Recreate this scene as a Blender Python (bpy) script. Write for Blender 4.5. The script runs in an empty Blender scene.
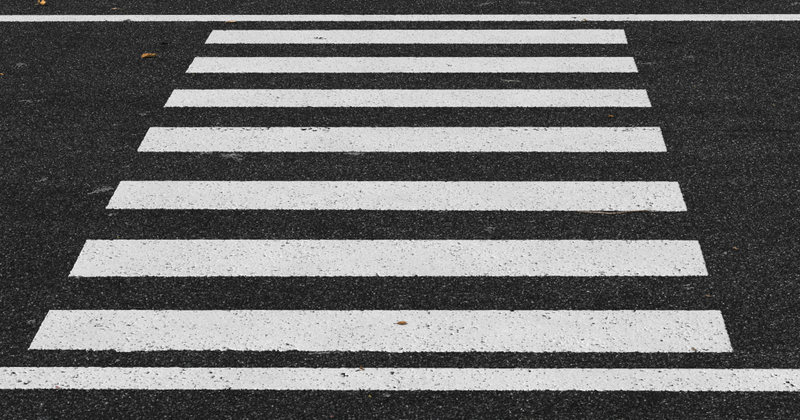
import bpy, math, random
import numpy as np

scene = bpy.context.scene
col = scene.collection

# ---------------------------------------------------------------- camera
FPX, CX, CY = 2300.0, 400.0, 210.0            # focal length in photo pixels, photo centre
PITCH, YAW, ROLL = math.radians(15.2369), math.radians(1.7986), math.radians(-0.4176)
CAM_H = 3.115
fw = np.array([-math.sin(YAW) * math.cos(PITCH), math.cos(YAW) * math.cos(PITCH), -math.sin(PITCH)])
rt = np.array([math.cos(YAW), math.sin(YAW), 0.0])
up = np.cross(rt, fw)
_c, _s = math.cos(ROLL), math.sin(ROLL)
rt, up = _c * rt + _s * up, -_s * rt + _c * up


def ground(px, py, z=0.0):
    """photo pixel -> point on the road"""
    d = fw + (px - CX) / FPX * rt - (py - CY) / FPX * up
    t = (CAM_H - z) / -d[2]
    return np.array([d[0] * t, d[1] * t])


cam_data = bpy.data.cameras.new('camera')
cam = bpy.data.objects.new('camera', cam_data)
col.objects.link(cam)
from mathutils import Matrix, Vector
cam.matrix_world = Matrix(((rt[0], up[0], -fw[0], 0), (rt[1], up[1], -fw[1], 0), (rt[2], up[2], -fw[2], CAM_H), (0, 0, 0, 1)))
cam_data.sensor_width = 36.0
cam_data.lens = 36.0 * FPX / 800.0
cam_data.clip_end = 2000.0
scene.camera = cam

# ---------------------------------------------------------------- sky, sun, exposure
SUN_EL, SUN_AZ = math.radians(48), math.radians(-112)     # azimuth from +Y (away from the camera), negative = left
world = bpy.data.worlds.new('World')
scene.world = world
world.use_nodes = True
nt = world.node_tree
bg = nt.nodes['Background']
sky = nt.nodes.new('ShaderNodeTexSky')
sky.sky_type = 'NISHITA'
sky.sun_disc = False
sky.sun_elevation = SUN_EL
sky.sun_rotation = SUN_AZ
sky.air_density = 1.0
sky.dust_density = 4.0
sky.ozone_density = 1.0
hsv = nt.nodes.new('ShaderNodeHueSaturation')            # high overcast: the cloud sheet takes most of the blue out
hsv.inputs['Saturation'].default_value = 0.18
nt.links.new(sky.outputs[0], hsv.inputs['Color'])
nt.links.new(hsv.outputs[0], bg.inputs['Color'])
bg.inputs['Strength'].default_value = 0.10

sun_data = bpy.data.lights.new('sun', 'SUN')
sun_data.energy = 1.5
sun_data.angle = math.radians(14)
sun_data.color = (1.0, 0.985, 0.96)
sun = bpy.data.objects.new('sun', sun_data)
col.objects.link(sun)
sd = Vector((math.sin(SUN_AZ) * math.cos(SUN_EL), math.cos(SUN_AZ) * math.cos(SUN_EL), math.sin(SUN_EL)))
sun.rotation_euler = sd.to_track_quat('Z', 'Y').to_euler()
sun.location = (-4, 12, 8)

vs = scene.view_settings
vs.view_transform = 'Standard'
vs.look = 'None'
vs.gamma = 1.0
vs.exposure = 0.11
vs.use_curve_mapping = False
scene.render.engine = 'CYCLES'
scene.cycles.use_denoising = False      # keep the stone grain crisp
scene.render.filter_size = 1.1
scene.cycles.filter_width = 1.1

rng = np.random.default_rng(7)


# ---------------------------------------------------------------- helpers
def new_mat(name):
    m = bpy.data.materials.new(name)
    m.use_nodes = True
    return m, m.node_tree, m.node_tree.nodes['Principled BSDF']


def link(o, parent=None):
    col.objects.link(o)
    if parent is not None:
        o.parent = parent
    return o


def mesh_np(name, co, quads=None, tris=None, smooth=False):
    """fast mesh from numpy arrays (all quads or all tris)"""
    me = bpy.data.meshes.new(name)
    f = quads if quads is not None else tris
    k = f.shape[1]
    me.vertices.add(len(co))
    me.vertices.foreach_set('co', np.ascontiguousarray(co, dtype=np.float32).ravel())
    me.loops.add(f.size)
    me.loops.foreach_set('vertex_index', np.ascontiguousarray(f, dtype=np.int32).ravel())
    me.polygons.add(len(f))
    me.polygons.foreach_set('loop_start', np.arange(0, f.size, k, dtype=np.int32))
    me.update(calc_edges=True)
    me.polygons.foreach_set('use_smooth', np.full(len(f), smooth))
    me.update()
    return me


def tag(o, label, cat, group=None):
    o['label'] = label
    o['category'] = cat
    if group:
        o['group'] = group
    return o


def vnoise(x, y, cell, seed):
    """smooth value noise in 0..1 at world positions"""
    r = np.random.default_rng(seed)
    T = r.random((257, 257))
    u, v = x / cell + 91.3, y / cell + 57.7
    iu, iv = np.floor(u).astype(int), np.floor(v).astype(int)
    fu, fv = u - iu, v - iv
    fu, fv = fu * fu * (3 - 2 * fu), fv * fv * (3 - 2 * fv)
    iu0, iv0, iu1, iv1 = iu % 257, iv % 257, (iu + 1) % 257, (iv + 1) % 257
    return (T[iv0, iu0] * (1 - fu) * (1 - fv) + T[iv0, iu1] * fu * (1 - fv)
            + T[iv1, iu0] * (1 - fu) * fv + T[iv1, iu1] * fu * fv)


def smooth(a, b, x):
    t = np.clip((x - a) / (b - a), 0, 1)
    return t * t * (3 - 2 * t)


# ---------------------------------------------------------------- materials
def road_tone(t, geo):
    """slow wear along the lanes (traffic runs along X) and a dark joint between two paving passes; returns a factor socket"""
    N, Lk = t.nodes, t.links
    def noise(scale, stretch, detail):
        mp = N.new('ShaderNodeMapping'); mp.inputs['Scale'].default_value = stretch
        n = N.new('ShaderNodeTexNoise'); n.inputs['Scale'].default_value = scale; n.inputs['Detail'].default_value = detail
        Lk.new(geo.outputs['Position'], mp.inputs[0]); Lk.new(mp.outputs[0], n.inputs['Vector'])
        return n.outputs[0]
    def rng_(sock, a, b, c, d):
        m = N.new('ShaderNodeMapRange'); Lk.new(sock, m.inputs[0])
        for i, v in enumerate((a, b, c, d)):
            m.inputs[i + 1].default_value = v
        return m.outputs[0]
    def math_(op, a, b):
        m = N.new('ShaderNodeMath'); m.operation = op
        for i, v in enumerate((a, b)):
            if isinstance(v, (int, float)):
                m.inputs[i].default_value = v
            else:
                Lk.new(v, m.inputs[i])
        return m.outputs[0]
    streak = rng_(noise(1.0, (.25, 1.7, 1), 4), .32, .68, .82, 1.22)
    patch = rng_(noise(5.0, (.5, 1, 1), 5), .35, .65, .82, 1.18)
    sep = N.new('ShaderNodeSeparateXYZ'); Lk.new(geo.outputs['Position'], sep.inputs[0])
    wob = rng_(noise(1.6, (1, .2, 1), 4), .3, .7, -.025, .025)
    d = math_('ABSOLUTE', math_('ADD', math_('SUBTRACT', sep.outputs[1], SEAM_Y), wob), 0)
    band = rng_(d, .015, .06, 1.0, 0.0)
    brk = rng_(noise(7.0, (.6, 1, 1), 5), .38, .56, .05, .55)
    seam = math_('SUBTRACT', 1.0, math_('MULTIPLY', band, brk))
    return math_('MULTIPLY', math_('MULTIPLY', streak, patch), seam)


SEAM_Y = float(ground(70, 131)[1])


def asphalt_material():
    m, t, b = new_mat('asphalt_binder')
    N, Lk = t.nodes, t.links
    geo = N.new('ShaderNodeNewGeometry')
    vor = N.new('ShaderNodeTexVoronoi'); vor.inputs['Scale'].default_value = 150
    Lk.new(geo.outputs['Position'], vor.inputs['Vector'])
    ramp = N.new('ShaderNodeValToRGB')
    e = ramp.color_ramp.elements
    e[0].position = 0.0; e[0].color = (.006, .006, .0065, 1)
    e[1].position = 1.0; e[1].color = (.16, .16, .16, 1)
    k = e.new(.72); k.color = (.014, .014, .0145, 1)
    k = e.new(.93); k.color = (.03, .03, .03, 1)
    sep = N.new('ShaderNodeSeparateColor')
    Lk.new(vor.outputs['Color'], sep.inputs[0]); Lk.new(sep.outputs[0], ramp.inputs[0])
    tone = road_tone(t, geo)
    mx = N.new('ShaderNodeMix'); mx.data_type = 'RGBA'; mx.blend_type = 'MULTIPLY'; mx.inputs[0].default_value = 1
    Lk.new(ramp.outputs[0], mx.inputs[6]); Lk.new(tone, mx.inputs[7])
    Lk.new(mx.outputs[2], b.inputs['Base Color'])
    b.inputs['Roughness'].default_value = .9
    b.inputs['Specular IOR Level'].default_value = .08
    bump = N.new('ShaderNodeBump'); bump.inputs['Strength'].default_value = 1; bump.inputs['Distance'].default_value = .004
    bump.invert = True
    Lk.new(vor.outputs['Distance'], bump.inputs['Height'])
    Lk.new(bump.outputs[0], b.inputs['Normal'])
    return m


def chip_material():
    m, t, b = new_mat('asphalt_aggregate')
    N, Lk = t.nodes, t.links
    at = N.new('ShaderNodeAttribute'); at.attribute_name = 'shade'
    geo = N.new('ShaderNodeNewGeometry')
    tone = road_tone(t, geo)
    fine = N.new('ShaderNodeTexNoise'); fine.inputs['Scale'].default_value = 420
    Lk.new(geo.outputs['Position'], fine.inputs['Vector'])
    mr2 = N.new('ShaderNodeMapRange'); mr2.inputs[1].default_value = .3; mr2.inputs[2].default_value = .7
    mr2.inputs[3].default_value = .55; mr2.inputs[4].default_value = 1.35
    Lk.new(fine.outputs[0], mr2.inputs[0])
    a = N.new('ShaderNodeMath'); a.operation = 'MULTIPLY'
    Lk.new(tone, a.inputs[0]); Lk.new(mr2.outputs[0], a.inputs[1])
    mx = N.new('ShaderNodeMix'); mx.data_type = 'RGBA'; mx.blend_type = 'MULTIPLY'; mx.inputs[0].default_value = 1
    Lk.new(at.outputs['Color'], mx.inputs[6]); Lk.new(a.outputs[0], mx.inputs[7])
    Lk.new(mx.outputs[2], b.inputs['Base Color'])
    b.inputs['Roughness'].default_value = .7
    b.inputs['Specular IOR Level'].default_value = .12
    return m


def paint_material():
    m, t, b = new_mat('road_paint')
    N, Lk = t.nodes, t.links
    geo = N.new('ShaderNodeNewGeometry')
    n1 = N.new('ShaderNodeTexNoise'); n1.inputs['Scale'].default_value = 2.3; n1.inputs['Detail'].default_value = 8; n1.inputs['Roughness'].default_value = .65
    n2 = N.new('ShaderNodeTexNoise'); n2.inputs['Scale'].default_value = 130; n2.inputs['Detail'].default_value = 3
    for n in (n1, n2):
        Lk.new(geo.outputs['Position'], n.inputs['Vector'])
    r1 = N.new('ShaderNodeMapRange'); r1.inputs[1].default_value = .35; r1.inputs[2].default_value = .65
    r1.inputs[3].default_value = .94; r1.inputs[4].default_value = 1.03
    r2 = N.new('ShaderNodeMapRange'); r2.inputs[1].default_value = .3; r2.inputs[2].default_value = .72
    r2.inputs[3].default_value = 1.06; r2.inputs[4].default_value = .78
    Lk.new(n1.outputs[0], r1.inputs[0]); Lk.new(n2.outputs[0], r2.inputs[0])
    a = N.new('ShaderNodeMath'); a.operation = 'MULTIPLY'
    Lk.new(r1.outputs[0], a.inputs[0]); Lk.new(r2.outputs[0], a.inputs[1])
    mx = N.new('ShaderNodeMix'); mx.data_type = 'RGBA'; mx.blend_type = 'MULTIPLY'; mx.inputs[0].default_value = 1
    mx.inputs[6].default_value = (.776, .779, .778, 1)
    # dirt lodged in pores: tiny dark specks of a shape of their own
    mp = N.new('ShaderNodeMapping'); mp.inputs['Scale'].default_value = (1, .55, 1)
    Lk.new(geo.outputs['Position'], mp.inputs[0])
    vo = N.new('ShaderNodeTexVoronoi'); vo.inputs['Scale'].default_value = 95
    Lk.new(mp.outputs[0], vo.inputs['Vector'])
    sc_ = N.new('ShaderNodeSeparateColor'); Lk.new(vo.outputs['Color'], sc_.inputs[0])
    n4 = N.new('ShaderNodeTexNoise'); n4.inputs['Scale'].default_value = 3.5; n4.inputs['Detail'].default_value = 4
    Lk.new(geo.outputs['Position'], n4.inputs['Vector'])
    r4 = N.new('ShaderNodeMapRange'); r4.inputs[1].default_value = .35; r4.inputs[2].default_value = .65
    r4.inputs[3].default_value = .0; r4.inputs[4].default_value = .26
    Lk.new(n4.outputs[0], r4.inputs[0])
    lt = N.new('ShaderNodeMath'); lt.operation = 'LESS_THAN'
    Lk.new(sc_.outputs[0], lt.inputs[0]); Lk.new(r4.outputs[0], lt.inputs[1])
    r5 = N.new('ShaderNodeMapRange'); r5.inputs[1].default_value = .2; r5.inputs[2].default_value = .45
    r5.inputs[3].default_value = .85; r5.inputs[4].default_value = .0
    Lk.new(vo.outputs['Distance'], r5.inputs[0])
    sp = N.new('ShaderNodeMath'); sp.operation = 'MULTIPLY'; Lk.new(lt.outputs[0], sp.inputs[0]); Lk.new(r5.outputs[0], sp.inputs[1])
    inv = N.new('ShaderNodeMath'); inv.operation = 'SUBTRACT'; inv.inputs[0].default_value = 1; Lk.new(sp.outputs[0], inv.inputs[1])
    a2 = N.new('ShaderNodeMath'); a2.operation = 'MULTIPLY'; Lk.new(a.outputs[0], a2.inputs[0]); Lk.new(inv.outputs[0], a2.inputs[1])
    Lk.new(a2.outputs[0], mx.inputs[7])
    Lk.new(mx.outputs[2], b.inputs['Base Color'])
    b.inputs['Roughness'].default_value = .75
    n3 = N.new('ShaderNodeTexNoise'); n3.inputs['Scale'].default_value = 95; n3.inputs['Detail'].default_value = 3; n3.inputs['Roughness'].default_value = .6
    Lk.new(geo.outputs['Position'], n3.inputs['Vector'])
    bump = N.new('ShaderNodeBump'); bump.inputs['Strength'].default_value = .5; bump.inputs['Distance'].default_value = .006
    Lk.new(n3.outputs[0], bump.inputs['Height']); Lk.new(bump.outputs[0], b.inputs['Normal'])
    b.inputs['Specular IOR Level'].default_value = .25
    return m


ASPHALT, CHIP, PAINT = asphalt_material(), chip_material(), paint_material()

# ---------------------------------------------------------------- road
S = 600.0
me = bpy.data.meshes.new('road')
me.from_pydata([(-S, -S, 0), (S, -S, 0), (S, S, 0), (-S, S, 0)], [], [(0, 1, 2, 3)])
me.materials.append(ASPHALT)
road = link(bpy.data.objects.new('road', me))
road['kind'] = 'structure'
road['label'] = 'dark grey asphalt roadway with pale stone flecks'


# aggregate: real stone chips set in the binder, as patches laid over the road by geometry nodes
def chip_patch(i, size=0.6, density=19000):
    r = np.random.default_rng(100 + i)
    n = int(size * size * density)
    p = (r.random((n, 2)) - .5) * size
    # a low stone: irregular top polygon of 5, wider skirt of 5 below
    rad = .0019 + .0034 * r.random(n) ** 1.6
    hgt = np.minimum(.0004 + rad * (.10 + .75 * r.random(n)), .0032)
    ang = np.linspace(0, 2 * math.pi, 5, endpoint=False)[None, :] + r.random((n, 1)) * 6.28 + (r.random((n, 5)) - .5) * .7
    rr = rad[:, None] * (.75 + .5 * r.random((n, 5)))
    el = 1 + .5 * r.random((n, 1))
    th = r.random((n, 1)) * math.pi
    def ring(f, z):
        x, y = np.cos(ang) * rr * f * el, np.sin(ang) * rr * f / el
        X = x * np.cos(th) - y * np.sin(th); Y = x * np.sin(th) + y * np.cos(th)
        return np.stack([X + p[:, :1], Y + p[:, 1:], z], -1)
    tilt = (r.random((n, 5)) - .5) * .0009
    top = ring(.62, hgt[:, None] + tilt)
    bot = ring(1.1, np.full((n, 5), -.0006))
    cen = np.stack([p[:, 0], p[:, 1], hgt + .0002], -1)[:, None]
    co = np.concatenate([top, bot, cen], 1).reshape(-1, 3)
    k = np.arange(5); k2 = (k + 1) % 5
    t1 = np.stack([np.full(5, 10), k, k2], 1); t2 = np.stack([k, 5 + k, 5 + k2], 1); t3 = np.stack([k, 5 + k2, k2], 1)
    tri = (np.concatenate([t1, t2, t3])[None] + (np.arange(n) * 11)[:, None, None]).reshape(-1, 3)
    me = mesh_np('aggregate_patch', co, tris=tri)
    u = r.random(n)
    g = np.where(u < .56, .0025 + .010 * r.random(n), np.where(u < .94, .018 + .085 * r.random(n) ** 1.4, .10 + .28 * r.random(n) ** 1.6))
    w = (r.random(n) - .5) * .12
    c = np.stack([g * (1 + w), g, g * (1 - w), np.ones(n)], 1)
    c = np.repeat(c, 11, 0)
    at = me.color_attributes.new('shade', 'FLOAT_COLOR', 'POINT')
    at.data.foreach_set('color', c.astype(np.float32).ravel())
    me.materials.append(CHIP)
    return me


NPATCH, PS = 5, .6
pts = []
rp = np.random.default_rng(3)
for iy in range(int(6.6 / PS), int(24 / PS) + 1):
    y = iy * PS
    half = .19 * y + 2.0
    mid = -.032 * y
    for ix in range(math.floor((mid - half) / PS), math.ceil((mid + half) / PS) + 1):
        pts.append((ix * PS, y, 0))
pm = bpy.data.meshes.new('aggregate')
pm.from_pydata(pts, [], [])
va = pm.attributes.new('variant', 'INT', 'POINT')
va.data.foreach_set('value', rp.integers(0, NPATCH, len(pts)).astype(np.int32))
vr = pm.attributes.new('turn', 'FLOAT_VECTOR', 'POINT')
tv = np.zeros((len(pts), 3), np.float32); tv[:, 2] = rp.integers(0, 4, len(pts)) * math.pi / 2
vr.data.foreach_set('vector', tv.ravel())
agg = link(bpy.data.objects.new('aggregate', pm), road)
agg['kind'] = 'stuff'
agg['label'] = 'pale and dark stone chips set in the asphalt'
ng = bpy.data.node_groups.new('lay_aggregate', 'GeometryNodeTree')
ng.interface.new_socket('Geometry', in_out='INPUT', socket_type='NodeSocketGeometry')
ng.interface.new_socket('Geometry', in_out='OUTPUT', socket_type='NodeSocketGeometry')
gi, go = ng.nodes.new('NodeGroupInput'), ng.nodes.new('NodeGroupOutput')
inst = ng.nodes.new('GeometryNodeInstanceOnPoints')
g2i = ng.nodes.new('GeometryNodeGeometryToInstance')
for i in reversed(range(NPATCH)):
    proto = bpy.data.objects.new('aggregate_patch', chip_patch(i, PS))
    oi = ng.nodes.new('GeometryNodeObjectInfo')
    oi.inputs['Object'].default_value = proto
    ng.links.new(oi.outputs['Geometry'], g2i.inputs[0])
a1 = ng.nodes.new('GeometryNodeInputNamedAttribute'); a1.data_type = 'INT'; a1.inputs[0].default_value = 'variant'
a2 = ng.nodes.new('GeometryNodeInputNamedAttribute'); a2.data_type = 'FLOAT_VECTOR'; a2.inputs[0].default_value = 'turn'
inst.inputs['Pick Instance'].default_value = True
ng.links.new(gi.outputs[0], inst.inputs['Points'])
ng.links.new(g2i.outputs[0], inst.inputs['Instance'])
ng.links.new(a1.outputs[0], inst.inputs['Instance Index'])
ng.links.new(a2.outputs[0], inst.inputs['Rotation'])
ng.links.new(inst.outputs[0], go.inputs[0])
md = agg.modifiers.new('lay_aggregate', 'NODES')
md.node_group = ng


# ---------------------------------------------------------------- painted markings
def holes_field(X, Y, n, seed, x0, x1, y0, y1, near_bias, rmax):
    """>0 inside worn-through pits: returns max over pits of (1 - distance/radius)"""
    r = np.random.default_rng(seed)
    F = np.full(X.shape, -1.0)
    dx, dy = X[0, 1] - X[0, 0], Y[1, 0] - Y[0, 0]
    for i in range(n):
        cx = r.uniform(x0, x1)
        v = r.random()
        if r.random() < near_bias:
            v = v ** 3
        cy = y0 + v * (y1 - y0)
        dens = vnoise(np.array([cx]), np.array([cy]), .22, seed + 5)[0]
        if dens < r.random() * .75:
            continue
        R = .0026 + (rmax - .0026) * r.random() ** 5
        el = r.uniform(1.0, 1.9)
        a = r.uniform(-.4, 1.9)
        i0, i1 = int((cx - R * 2.6 - X[0, 0]) / dx), int((cx + R * 2.6 - X[0, 0]) / dx) + 2
        j0, j1 = int((cy - R * 2.6 - Y[0, 0]) / dy), int((cy + R * 2.6 - Y[0, 0]) / dy) + 2
        i0, j0 = max(i0, 0), max(j0, 0)
        if i1 <= i0 or j1 <= j0:
            continue
        xs, ys = X[j0:j1, i0:i1] - cx, Y[j0:j1, i0:i1] - cy
        u, w = xs * math.cos(a) + ys * math.sin(a), -xs * math.sin(a) + ys * math.cos(a)
        f = 1 - np.hypot(u / (R * el), w / (R / el * 1.25))
        F[j0:j1, i0:i1] = np.maximum(F[j0:j1, i0:i1], f)
    return F


def paint_mesh(name, corners, dx, dy, seed, pits, near_bias=.45, rmax=.014, ragged=.004, front_loss=0.0, extend=None, top=.0044, extra=()):
    """a worn sheet of thick road paint; corners = (near-left, near-right, far-right, far-left).
    The sheet dips below the road at its broken edges and in worn pits, so the asphalt shows through."""
    A, B, C, D = [np.asarray(c) for c in corners]
    m = .03
    x0, x1 = min(A[0], D[0]) - m, max(B[0], C[0]) + m
    y0, y1 = min(A[1], B[1]) - m, max(C[1], D[1]) + m
    if extend is not None:          # the line runs on: no broken ends to the detailed stretch
        x0, x1 = max(A[0], D[0]), min(B[0], C[0])
    xs, ys = np.arange(x0, x1, dx), np.arange(y0, y1, dy)
    X, Y = np.meshgrid(xs, ys)
    def side(P, Q):      # signed distance, positive to the left of P->Q (inside)
        d = (Q - P) / np.linalg.norm(Q - P)
        return -(X - P[0]) * d[1] + (Y - P[1]) * d[0]
    near, far = side(A, B), side(C, D)
    le, ri = side(D, A), side(B, C)
    nz = (vnoise(X, Y, .013, seed) - .5) * 1.6 + (vnoise(X, Y, .045, seed + 1) - .5) * 1.0 + (vnoise(X, Y, .3, seed + 2) - .5) * .8
    nf = near + nz * ragged * 1.5
    if front_loss:
        loss = front_loss * (vnoise(X, Y * .5, .10, seed + 11) * .8 + vnoise(X, Y, .025, seed + 12) * .7 - .45)
        nf = nf - np.maximum(loss, 0) * smooth(.27, .30, X - x0) * (1 - .75 * smooth(1.3, 1.7, X - x0))
        nf = nf - .030 * (1 - smooth(.283, .287, X - x0))
    if extend is not None:
        le = ri = np.full(X.shape, 1.0)
    edge = np.minimum(np.minimum(nf, far + nz * ragged), np.minimum(le, ri) + nz * ragged * .7)
    body = smooth(-.002, .002, edge)
    F = holes_field(X, Y, pits, seed + 20, x0, x1, y0, y1, near_bias, rmax)
    wob = (vnoise(X, Y, .009, seed + 31) - .5) * .9
    hole = smooth(.0, .3, F + wob * (F > -.6))
    for (hx, hy, rx, ry) in extra:
        f = 1 - np.hypot((X - hx) / rx, (Y - hy) / ry)
        hole = np.maximum(hole, smooth(0.0, .3, f + (vnoise(X, Y, .010, seed + 41) - .5) * 1.5 * (f > -.7)))
    # hammered relief: paint following the stones below, with trowelled streaks
    rel = (vnoise(X, Y, .011, seed + 51) - .5) * .0006 + (vnoise(X, Y, .027, seed + 52) - .5) * .0008 + (vnoise(X * .45 + Y * .5, Y * 1.2 - X * .1, .06, seed + 53) - .5) * .0010
    Z = -.003 + (top + .003) * body * (1 - hole) + rel * body * (1 - .6 * hole)
    ny, nx = X.shape
    idx = np.arange(nx * ny).reshape(ny, nx)
    q = np.stack([idx[:-1, :-1], idx[:-1, 1:], idx[1:, 1:], idx[1:, :-1]], -1).reshape(-1, 4)
    keep = (Z.ravel()[q] > -.0024).any(1)
    q = q[keep]
    used, inv = np.unique(q, return_inverse=True)
    co = np.stack([X.ravel(), Y.ravel(), Z.ravel()], 1)[used]
    q = inv.reshape(-1, 4)
    if extend is not None:          # plain run of the line beyond the detailed stretch
        for (xa, xb) in ((-extend, x0 + .012), (xs[-1] - .012, extend)):
            n = 60
            ex = np.linspace(xa, xb, n)
            t = (ex - A[0]) / (B[0] - A[0])
            yn, yf = A[1] + t * (B[1] - A[1]), D[1] + t * (C[1] - D[1])
            rows = [np.stack([ex, yn, np.full(n, -.002)], 1), np.stack([ex, yn + .002, np.full(n, top - .0006)], 1),
                    np.stack([ex, yf - .002, np.full(n, top - .0006)], 1), np.stack([ex, yf, np.full(n, -.002)], 1)]
            b0 = len(co)
            co = np.concatenate([co] + rows)
            for rrow in range(3):
                i = np.arange(n - 1) + b0 + rrow * n
                q = np.concatenate([q, np.stack([i, i + 1, i + n + 1, i + n], 1)])
    me = mesh_np(name, co, quads=q, smooth=True)
    me.materials.append(PAINT)
    return me


PT = .0044
def G(p):
    return ground(p[0], p[1], PT)


# corner pixels: far-left, near-left, far-right, near-right
bars = [
    ((212.6, 30.0), (204.8, 42.8), (624.0, 29.2), (627.8, 43.0)),
    ((195.2, 57.0), (185.4, 72.1), (633.4, 56.8), (638.4, 71.6)),
    ((173.8, 89.2), (163.7, 106.2), (646.2, 89.3), (651.7, 106.2)),
    ((150.0, 127.0), (136.7, 151.0), (660.2, 126.8), (667.4, 151.1)),
    ((120.7, 180.7), (105.5, 208.0), (678.4, 181.4), (687.6, 210.5)),
    ((86.6, 239.4), (68.6, 275.8), (698.6, 240.0), (708.8, 275.2)),
    ((49.1, 309.9), (27.0, 350.9), (720.8, 310.2), (733.8, 351.8)),
]
bar_labels = [
    'farthest and shortest white zebra stripe, next to the thin far line',
    'second white zebra stripe from the far line',
    'third white zebra stripe from the far line, above a thin stripe of asphalt',
    'middle one of the seven white zebra stripes, flaking along its far edge',
    'white zebra stripe with a brown twig along its near right edge',
    'second nearest white zebra stripe, finely pitted',
    'nearest and widest white zebra stripe with a brown leaf on it',
]
bar_labels[2] = 'third white zebra stripe from the far line, smooth and little worn'
pits = [550, 800, 1700, 2900, 3600, 3800, 3900]
bias = [.2, .2, .3, .35, .55, .6, .6]
grid = [(.0055, .008), (.0055, .008), (.005, .007), (.0045, .006), (.0042, .0055), (.0038, .005), (.0036, .005)]
GROUP = 'white stripes of the zebra crossing'
for i, (fl, nl, fr, nr) in enumerate(bars):
    A, B, C, D = G(nl), G(nr), G(fr), G(fl)
    extra = []
    if i == 0:
        p = G((321, 38)); extra += [(p[0], p[1], .022, .04), (p[0] - .03, p[1] + .02, .016, .022), (p[0] + .03, p[1] - .01, .014, .022)]
    if i == 1:
        p = G((450, 65)); extra.append((p[0], p[1], .012, .02))
    if i == 3:      # flaked far edge
        re = np.random.default_rng(77)
        for _ in range(130):
            u = re.choice([re.uniform(160, 270), re.uniform(300, 330), re.uniform(490, 565), re.uniform(615, 662)])
            p = G((u, 129.0 + re.normal(0, 1.0)))
            extra.append((p[0], p[1], re.uniform(.005, .014), re.uniform(.007, .014)))
    me = paint_mesh('zebra_stripe', (A, B, C, D), grid[i][0], grid[i][1], 1000 + 97 * i, pits[i], bias[i],
                    rmax=.009, ragged=.0036, front_loss=.045 if i == 6 else 0, extra=extra)
    o = link(bpy.data.objects.new('zebra_stripe', me))
    tag(o, bar_labels[i], 'zebra stripe', GROUP)

# lines either side
A, B = G((0, 388.0)), G((800, 390.4)); D, C = G((0, 366.9)), G((800, 368.9))
p = [G((26, 383.3)), G((343, 373.5)), G((346, 375.5)), G((337, 375)), G((211, 371.8)), G((794, 385.3)), G((20, 381)), G((17, 374))]
ex = [(p[0][0], p[0][1], .011, .017), (p[1][0], p[1][1], .014, .013), (p[2][0], p[2][1], .010, .012), (p[3][0], p[3][1], .009, .009),
      (p[4][0], p[4][1], .009, .020), (p[5][0], p[5][1], .013, .014), (p[6][0], p[6][1], .007, .012), (p[7][0], p[7][1], .014, .010)]
def stretch(P, Q, e):
    d = Q - P
    return P - d * e, Q + d * e
A, B = stretch(A, B, .35); D, C = stretch(D, C, .35)
me = paint_mesh('road_line', (A, B, C, D), .0036, .005, 3100, 2700, .35, rmax=.0095, ragged=.0042, extend=60, extra=ex)
tag(link(bpy.data.objects.new('road_line', me)), 'broad pitted white line across the road, nearest to the viewer', 'road line')
A, B = G((0, 20.7)), G((800, 19.9)); D, C = G((0, 15.0)), G((800, 13.9))
p = [G((126, 20.4)), G((575, 17.2))]
ex = [(p[0][0], p[0][1], .045, .05), (p[1][0], p[1][1], .02, .03)]
A, B = stretch(A, B, .18); D, C = stretch(D, C, .18)
me = paint_mesh('road_line', (A, B, C, D), .006, .009, 3300, 750, .2, rmax=.010, ragged=.0045, extend=60, extra=ex)
tag(link(bpy.data.objects.new('road_line', me)), 'thin white line beyond the farthest zebra stripe', 'road line')


# paint residue and scuffs on the asphalt: thin broken flecks
def residue(px, py, wpx, hpx, seed, fill=.5):
    r = np.random.default_rng(seed)
    a, b = ground(px - wpx / 2, py), ground(px + wpx / 2, py)
    f, n = ground(px, py - hpx / 2), ground(px, py + hpx / 2)
    W, H = b[0] - a[0], f[1] - n[1]
    cx, cy = (a[0] + b[0]) / 2, (f[1] + n[1]) / 2
    k = max(5, int(W * H * 9000 * fill))
    co, tri = [], []
    slope = r.normal(.25, .3) * H / W
    for _ in range(k):
        u = r.normal(0, .27)
        x = cx + u * W; y = cy + slope * u * W + r.normal(0, .20) * H
        R = r.uniform(.0022, .0052)
        z = r.uniform(.0024, .0038)
        b0 = len(co)
        co.append((x, y, z + .0006))
        m = 6
        th = r.random() * 6.28
        for j in range(m):
            ang = th + j * 6.283 / m
            rr = R * r.uniform(.6, 1.5)
            co.append((x + math.cos(ang) * rr * 1.4, y + math.sin(ang) * rr, z))
        for j in range(m):
            co.append((co[b0 + 1 + j][0], co[b0 + 1 + j][1], 0.0))
        for j in range(m):
            j2 = (j + 1) % m
            tri.append((b0, b0 + 1 + j, b0 + 1 + j2))
            tri.append((b0 + 1 + j, b0 + 1 + m + j, b0 + 1 + m + j2))
            tri.append((b0 + 1 + j, b0 + 1 + m + j2, b0 + 1 + j2))
    me = mesh_np('paint_residue', np.array(co), tris=np.array(tri))
    me.materials.append(RES)
    return link(bpy.data.objects.new('paint_residue', me), road)


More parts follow.
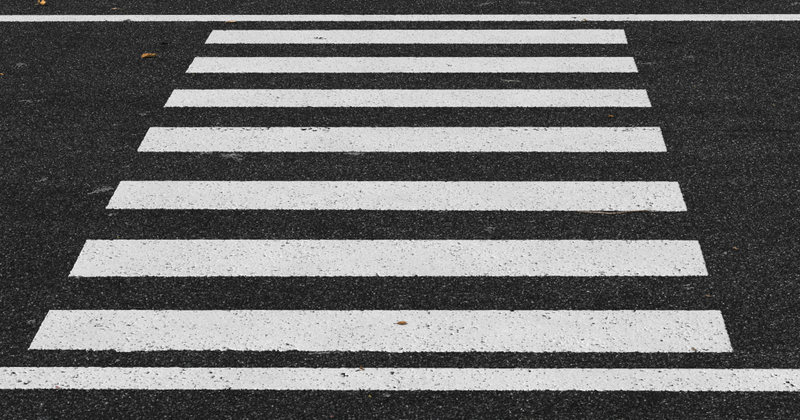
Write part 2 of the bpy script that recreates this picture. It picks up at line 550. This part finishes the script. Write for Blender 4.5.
RES, _t, _b = new_mat('scuffed_paint')
_n = _t.nodes.new('ShaderNodeTexNoise'); _n.inputs['Scale'].default_value = 90
_g = _t.nodes.new('ShaderNodeNewGeometry'); _t.links.new(_g.outputs['Position'], _n.inputs['Vector'])
_r = _t.nodes.new('ShaderNodeValToRGB'); _r.color_ramp.elements[0].color = (.08, .08, .08, 1); _r.color_ramp.elements[1].color = (.31, .31, .31, 1)
_r.color_ramp.elements[0].position = .35; _r.color_ramp.elements[1].position = .62
_t.links.new(_n.outputs[0], _r.inputs[0]); _t.links.new(_r.outputs[0], _b.inputs['Base Color'])
_b.inputs['Roughness'].default_value = .8
for i, (px, py, w, h, fl) in enumerate([
        (355, 153.8, 16, 3, .9), (232, 155.5, 22, 6, .5), (207, 153.3, 14, 3.5, .5), (104, 190, 20, 5, .5), (92, 193.5, 10, 3, .5),
        (111, 215.5, 7, 3, .7), (44, 180, 9, 4, .5), (32, 322, 11, 5, .4), (690, 57, 11, 4, .22), (20, 65.5, 11, 7, .3),
        (30, 101, 20, 3, .22), (144, 114.5, 10, 2.5, .35), (118, 362, 6, 4, .6), (322, 353.6, 24, 1.6, 1.6), (386, 396, 10, 4, .5),
        (440, 212, 10, 3, .3), (490, 230, 14, 8, .18), (532, 222, 9, 3, .4), (77, 278, 5, 2, .7), (175, 207.5, 8, 2.5, .5),
        (535, 62, 12, 2, .4), (650, 63.5, 18, 1.6, .35), (485, 4, 16, 3, .25), (795, 3.5, 10, 3, .3), (527, 3, 16, 2, .3), (240, 160, 10, 4, .3),
        (126, 167, 8, 2, .4), (690, 285, 8, 6, .2), (724, 253, 10, 6, .15), (510, 81, 20, 2.2, .3), (250, 4, 12, 3, .2)]):
    residue(px, py, w, h, 400 + i, fl)


# ---------------------------------------------------------------- leaves, twig, fragments
def leaf_material(name, c0, c1):
    m, t, b = new_mat(name)
    N, Lk = t.nodes, t.links
    tc = N.new('ShaderNodeTexCoord')
    n = N.new('ShaderNodeTexNoise'); n.inputs['Scale'].default_value = 70; n.inputs['Detail'].default_value = 5
    Lk.new(tc.outputs['Object'], n.inputs['Vector'])
    r = N.new('ShaderNodeValToRGB')
    r.color_ramp.elements[0].position = .36; r.color_ramp.elements[1].position = .64
    r.color_ramp.elements[0].color = (*c0, 1); r.color_ramp.elements[1].color = (*c1, 1)
    Lk.new(n.outputs[0], r.inputs[0]); Lk.new(r.outputs[0], b.inputs['Base Color'])
    b.inputs['Roughness'].default_value = .6
    return m


ORANGE = leaf_material('dry_orange_leaf', (.48, .19, .035), (.86, .50, .15))
AMBER = leaf_material('amber_brown_leaf', (.07, .028, .005), (.40, .17, .025))
TAN = leaf_material('tan_leaf', (.34, .20, .10), (.74, .52, .32))
PALE = leaf_material('pale_straw', (.30, .22, .12), (.60, .48, .30))
BROWN = leaf_material('brown_bark', (.05, .03, .018), (.24, .15, .09))
BROWNISH = leaf_material('pale_brown_leaf', (.14, .08, .04), (.46, .32, .19))
RUST = leaf_material('rust_orange_leaf', (.28, .11, .018), (.62, .30, .06))
DARK = leaf_material('dark_debris', (.006, .005, .005), (.02, .017, .015))
PINK = leaf_material('pinkish_fragment', (.30, .12, .11), (.60, .34, .32))
OLIVE = leaf_material('olive_fragment', (.20, .17, .04), (.45, .38, .12))


def blade_mesh(length, width, curl, seed, lobes=0.0, twist=0.0, thick=.0006, lift=.0, fold=0.0, square=.75):
    """a leaf blade along local X, edges curling up, with real thickness"""
    r = np.random.default_rng(seed)
    nu, nv = 22, 9
    u = np.linspace(0, 1, nu); v = np.linspace(-1, 1, nv)
    U, V = np.meshgrid(u, v, indexing='ij')
    prof = np.sin(np.pi * np.clip(U, .0, 1) ** .8) ** square * (1 + lobes * np.sin(U * 9 + seed) * .5) + .03
    wj = 1 + (r.random((nu, nv)) - .5) * .10
    Wd = width / 2 * prof * wj
    ca = curl * (1 + .25 * np.sin(U * 5 + seed))
    a = V * ca
    s = np.where(np.abs(ca) > 1e-3, np.sin(a) / np.maximum(np.abs(ca), 1e-3), V)
    cz = (1 - np.cos(a)) / np.maximum(np.abs(ca), 1e-3)
    Yl = s * Wd
    Zl = cz * Wd
    tw = twist * (U - .5)
    Y2 = Yl * np.cos(tw) - Zl * np.sin(tw); Z2 = Yl * np.sin(tw) + Zl * np.cos(tw)
    Xl = (U - .5) * length + (r.random((nu, nv)) - .5) * length * .012
    Z2 = Z2 + lift * (U - .3) ** 2 * length + fold * np.sin(U * 6.3) * width * .12
    Z2 = Z2 + (r.random((nu, nv)) - .5) * width * .02
    topv = np.stack([Xl, Y2, Z2 + thick], -1).reshape(-1, 3)
    botv = np.stack([Xl, Y2, Z2], -1).reshape(-1, 3)
    co = np.concatenate([topv, botv])
    co[:, 2] -= co[:, 2].min()
    idx = np.arange(nu * nv).reshape(nu, nv)
    q = np.stack([idx[:-1, :-1], idx[1:, :-1], idx[1:, 1:], idx[:-1, 1:]], -1).reshape(-1, 4)
    n = nu * nv
    qb = q[:, ::-1] + n
    border = list(idx[:, 0][::-1]) + list(idx[0, 1:]) + list(idx[1:, -1]) + list(idx[-1, :-1][::-1][:-1])
    border = np.array(border)
    b2 = np.roll(border, -1)
    qs = np.stack([border, b2, b2 + n, border + n], 1)
    return mesh_np('blade', co, quads=np.concatenate([q, qb, qs]), smooth=True)


def tube_mesh(name, pts, radii, sides=6):
    pts = np.asarray(pts, float)
    n = len(pts)
    co = []
    for i in range(n):
        d = pts[min(i + 1, n - 1)] - pts[max(i - 1, 0)]
        d /= np.linalg.norm(d)
        a = np.cross(d, (0, 0, 1.0)); a /= np.linalg.norm(a) + 1e-9
        b = np.cross(a, d)
        for k in range(sides):
            t = 2 * math.pi * k / sides
            co.append(pts[i] + radii[i] * (math.cos(t) * a + math.sin(t) * b))
    q = [(i * sides + k, i * sides + (k + 1) % sides, (i + 1) * sides + (k + 1) % sides, (i + 1) * sides + k) for i in range(n - 1) for k in range(sides)]
    co += [pts[0], pts[-1]]
    me = bpy.data.meshes.new(name)
    f = [tuple(x) for x in q]
    f += [(n * sides, (k + 1) % sides, k) for k in range(sides)]
    f += [(n * sides + 1, (n - 1) * sides + k, (n - 1) * sides + (k + 1) % sides) for k in range(sides)]
    me.from_pydata([tuple(c) for c in co], [], f)
    me.polygons.foreach_set('use_smooth', [True] * len(f))
    return me


def at(px, py, z):
    g = ground(px, py, z)
    return (g[0], g[1], z)


def leaf(px, py, length, width, rz, mat, label, seed, z=.0028, curl=.9, stem=None, name='fallen_leaf', cat='leaf', group=None, **kw):
    e = bpy.data.objects.new(name, None)
    e.empty_display_size = .03
    e.location = at(px, py, z)
    e.rotation_euler = (0, 0, rz)
    link(e)
    tag(e, label, cat, group)
    bm = blade_mesh(length, width, curl, seed, **kw)
    bm.materials.append(mat)
    link(bpy.data.objects.new('blade', bm), e)
    if stem:
        sgn, ln, h0, h1, smat = stem
        x0 = sgn * length * .44
        P = [(x0, 0, h0), (x0 + sgn * ln * .35, .002, h0 * .7 + .001), (x0 + sgn * ln * .7, .004, h1 * .6 + .001), (x0 + sgn * ln, .003, h1 + .0012)]
        sm = tube_mesh('stem', P, [.0014, .0012, .0012, .0017])
        sm.materials.append(smat)
        link(bpy.data.objects.new('stem', sm), e)
    return e


def scrap(px, py, size, mat, label, seed, z=.0028, flat=.5, name='leaf_fragment', cat='leaf fragment', rz=None, el=1.4):
    """a small torn, crumpled bit"""
    r = np.random.default_rng(seed)
    m = blade_mesh(size * el, size, r.uniform(.5, 1.3), seed, lobes=.6, twist=r.uniform(-1, 1), thick=size * .05, lift=.4 * flat, fold=1.2)
    m.name = name
    m.materials.append(mat)
    o = link(bpy.data.objects.new(name, m))
    o.location = at(px, py, z)
    o.rotation_euler = (0, 0, rz if rz is not None else r.uniform(-.5, .5))
    return tag(o, label, cat)


leaf(149.5, 57.0, .108, .062, math.radians(22), ORANGE, 'curled orange dry leaf on bare asphalt left of the zebra stripes', 11,
     curl=1.5, twist=-.5, lift=.22, lobes=.15, fold=.25, stem=(1, .018, .014, .0, PALE), square=.35)
leaf(42.5, 5.3, .075, .085, math.radians(-25), ORANGE, 'crumpled orange leaf beyond the far line at upper left', 12, curl=1.3, twist=.9, lift=.8, fold=1.2, stem=(-1, .04, .006, .0, PALE))
leaf(230.5, 22.8, .082, .045, math.radians(3), TAN, 'narrow tan leaf between far line and farthest zebra stripe', 13, curl=1.2, twist=.5, lift=.3, stem=(1, .03, .004, .0, BROWN))
leaf(114, 9.4, .045, .03, math.radians(12), TAN, 'small tan leaf bit beyond the far line, right of the orange leaf', 14, curl=1.0, twist=.4, lift=.4, stem=(1, .06, .003, .004, PALE))
leaf(402, 324.0, .043, .036, math.radians(4), AMBER, 'amber brown leaf with dark stem on the nearest zebra stripe', 15, z=.0052, curl=.85, twist=.3, lift=.2, stem=(-1, .018, .003, .0, DARK))

scrap(611, 117.4, .030, RUST, 'small orange leaf bit between the third and middle stripes', 21, el=1.0)
scrap(585, 20.8, .032, PALE, 'pale straw leaf bit on near edge of the far line', 22, z=.0045)
scrap(735.2, 249.5, .019, BROWNISH, 'small tan leaf bit on asphalt right of second nearest stripe', 23)
scrap(118.3, 238.3, .012, OLIVE, 'tiny olive bit on far edge of the second nearest stripe', 24, z=.0045, el=1.2)
scrap(362, 370.0, .020, AMBER, 'small brown bit on far edge of the near line', 25, z=.005, el=1.1)
scrap(694, 350.4, .019, BROWNISH, 'pale brown scrap on near right edge of nearest stripe', 26, z=.005)
scrap(708, 297.0, .018, BROWNISH, 'small tan bit on asphalt above right end of nearest stripe', 27)
scrap(1.5, 75.0, .022, ORANGE, 'orange leaf bit cut by the left picture edge', 28)
scrap(57.5, 388.4, .016, PINK, 'tiny pinkish bit on near edge of the near line', 29, z=.0045)
scrap(370, 397.4, .013, OLIVE, 'tiny olive yellow bit on asphalt below the near line', 30)
scrap(332.5, 417.6, .011, PINK, 'tiny reddish bit at the bottom picture edge', 31)
scrap(774, 105.5, .012, PALE, 'tiny pale bit on asphalt at far right of third stripe', 32)
scrap(695, 87.5, .012, PALE, 'tiny pale bit on asphalt right of the third stripe', 33)
scrap(193.3, 75.0, .012, OLIVE, 'tiny olive bit just below left end of second stripe', 34)
scrap(164, 43.6, .044, DARK, 'dark sliver of debris on asphalt left of farthest stripe', 35, el=2.6, name='dark_debris', cat='debris', rz=.05)
scrap(671, 42.3, .034, DARK, 'dark scrap of debris on asphalt right of farthest stripe', 36, el=1.9, name='dark_debris', cat='debris', rz=-.3)

# twig lying along the near edge of the fifth stripe
tw = []
for (x, y) in ((577, 210.6), (588, 211.6), (600, 212.2), (610, 213.2), (620, 212.6), (628, 211.2), (637, 210.4), (646, 210.3), (656, 210.0)):
    tw.append(at(x, y + .5, .0052))
tw[0] = (*tw[0][:2], .0035); tw[-1] = (*tw[-1][:2], .0065)
base = Vector(tw[4])
twm = tube_mesh('twig', [tuple(Vector(p) - base) for p in tw], [.0014, .0036, .0048, .0042, .0048, .0036, .0030, .0022, .0012], 7)
twm.materials.append(leaf_material('dry_twig', (.09, .06, .04), (.46, .36, .27)))
twig = link(bpy.data.objects.new('twig', twm))
twig.location = base
tag(twig, 'thin brown twig lying along near right edge of a zebra stripe', 'twig')
for k, (i, ln, a) in enumerate(((5, .09, .06), (6, .07, .16))):
    P0 = Vector(tw[i]) - base
    d = Vector((math.cos(a), math.sin(a), .05))
    sm = tube_mesh('side_shoot', [tuple(P0), tuple(P0 + d * ln * .5), tuple(P0 + d * ln)], [.0018, .0014, .0009])
    sm.materials.append(BROWN)
    link(bpy.data.objects.new('side_shoot', sm), twig)
# dry grass blade between second and third stripes
P = [at(501, 80.0, .004), at(508, 80.7, .006), at(515, 81.2, .006), at(523, 81.8, .003)]
b0 = Vector(P[1])
gm = tube_mesh('grass_blade', [tuple(Vector(p) - b0) for p in P], [.0016, .0028, .003, .0012], 5)
gm.materials.append(leaf_material('dry_grass', (.10, .10, .08), (.30, .29, .24)))
gb = link(bpy.data.objects.new('grass_blade', gm))
gb.location = b0
tag(gb, 'thin grey dry grass blade between second and third stripes', 'grass blade')
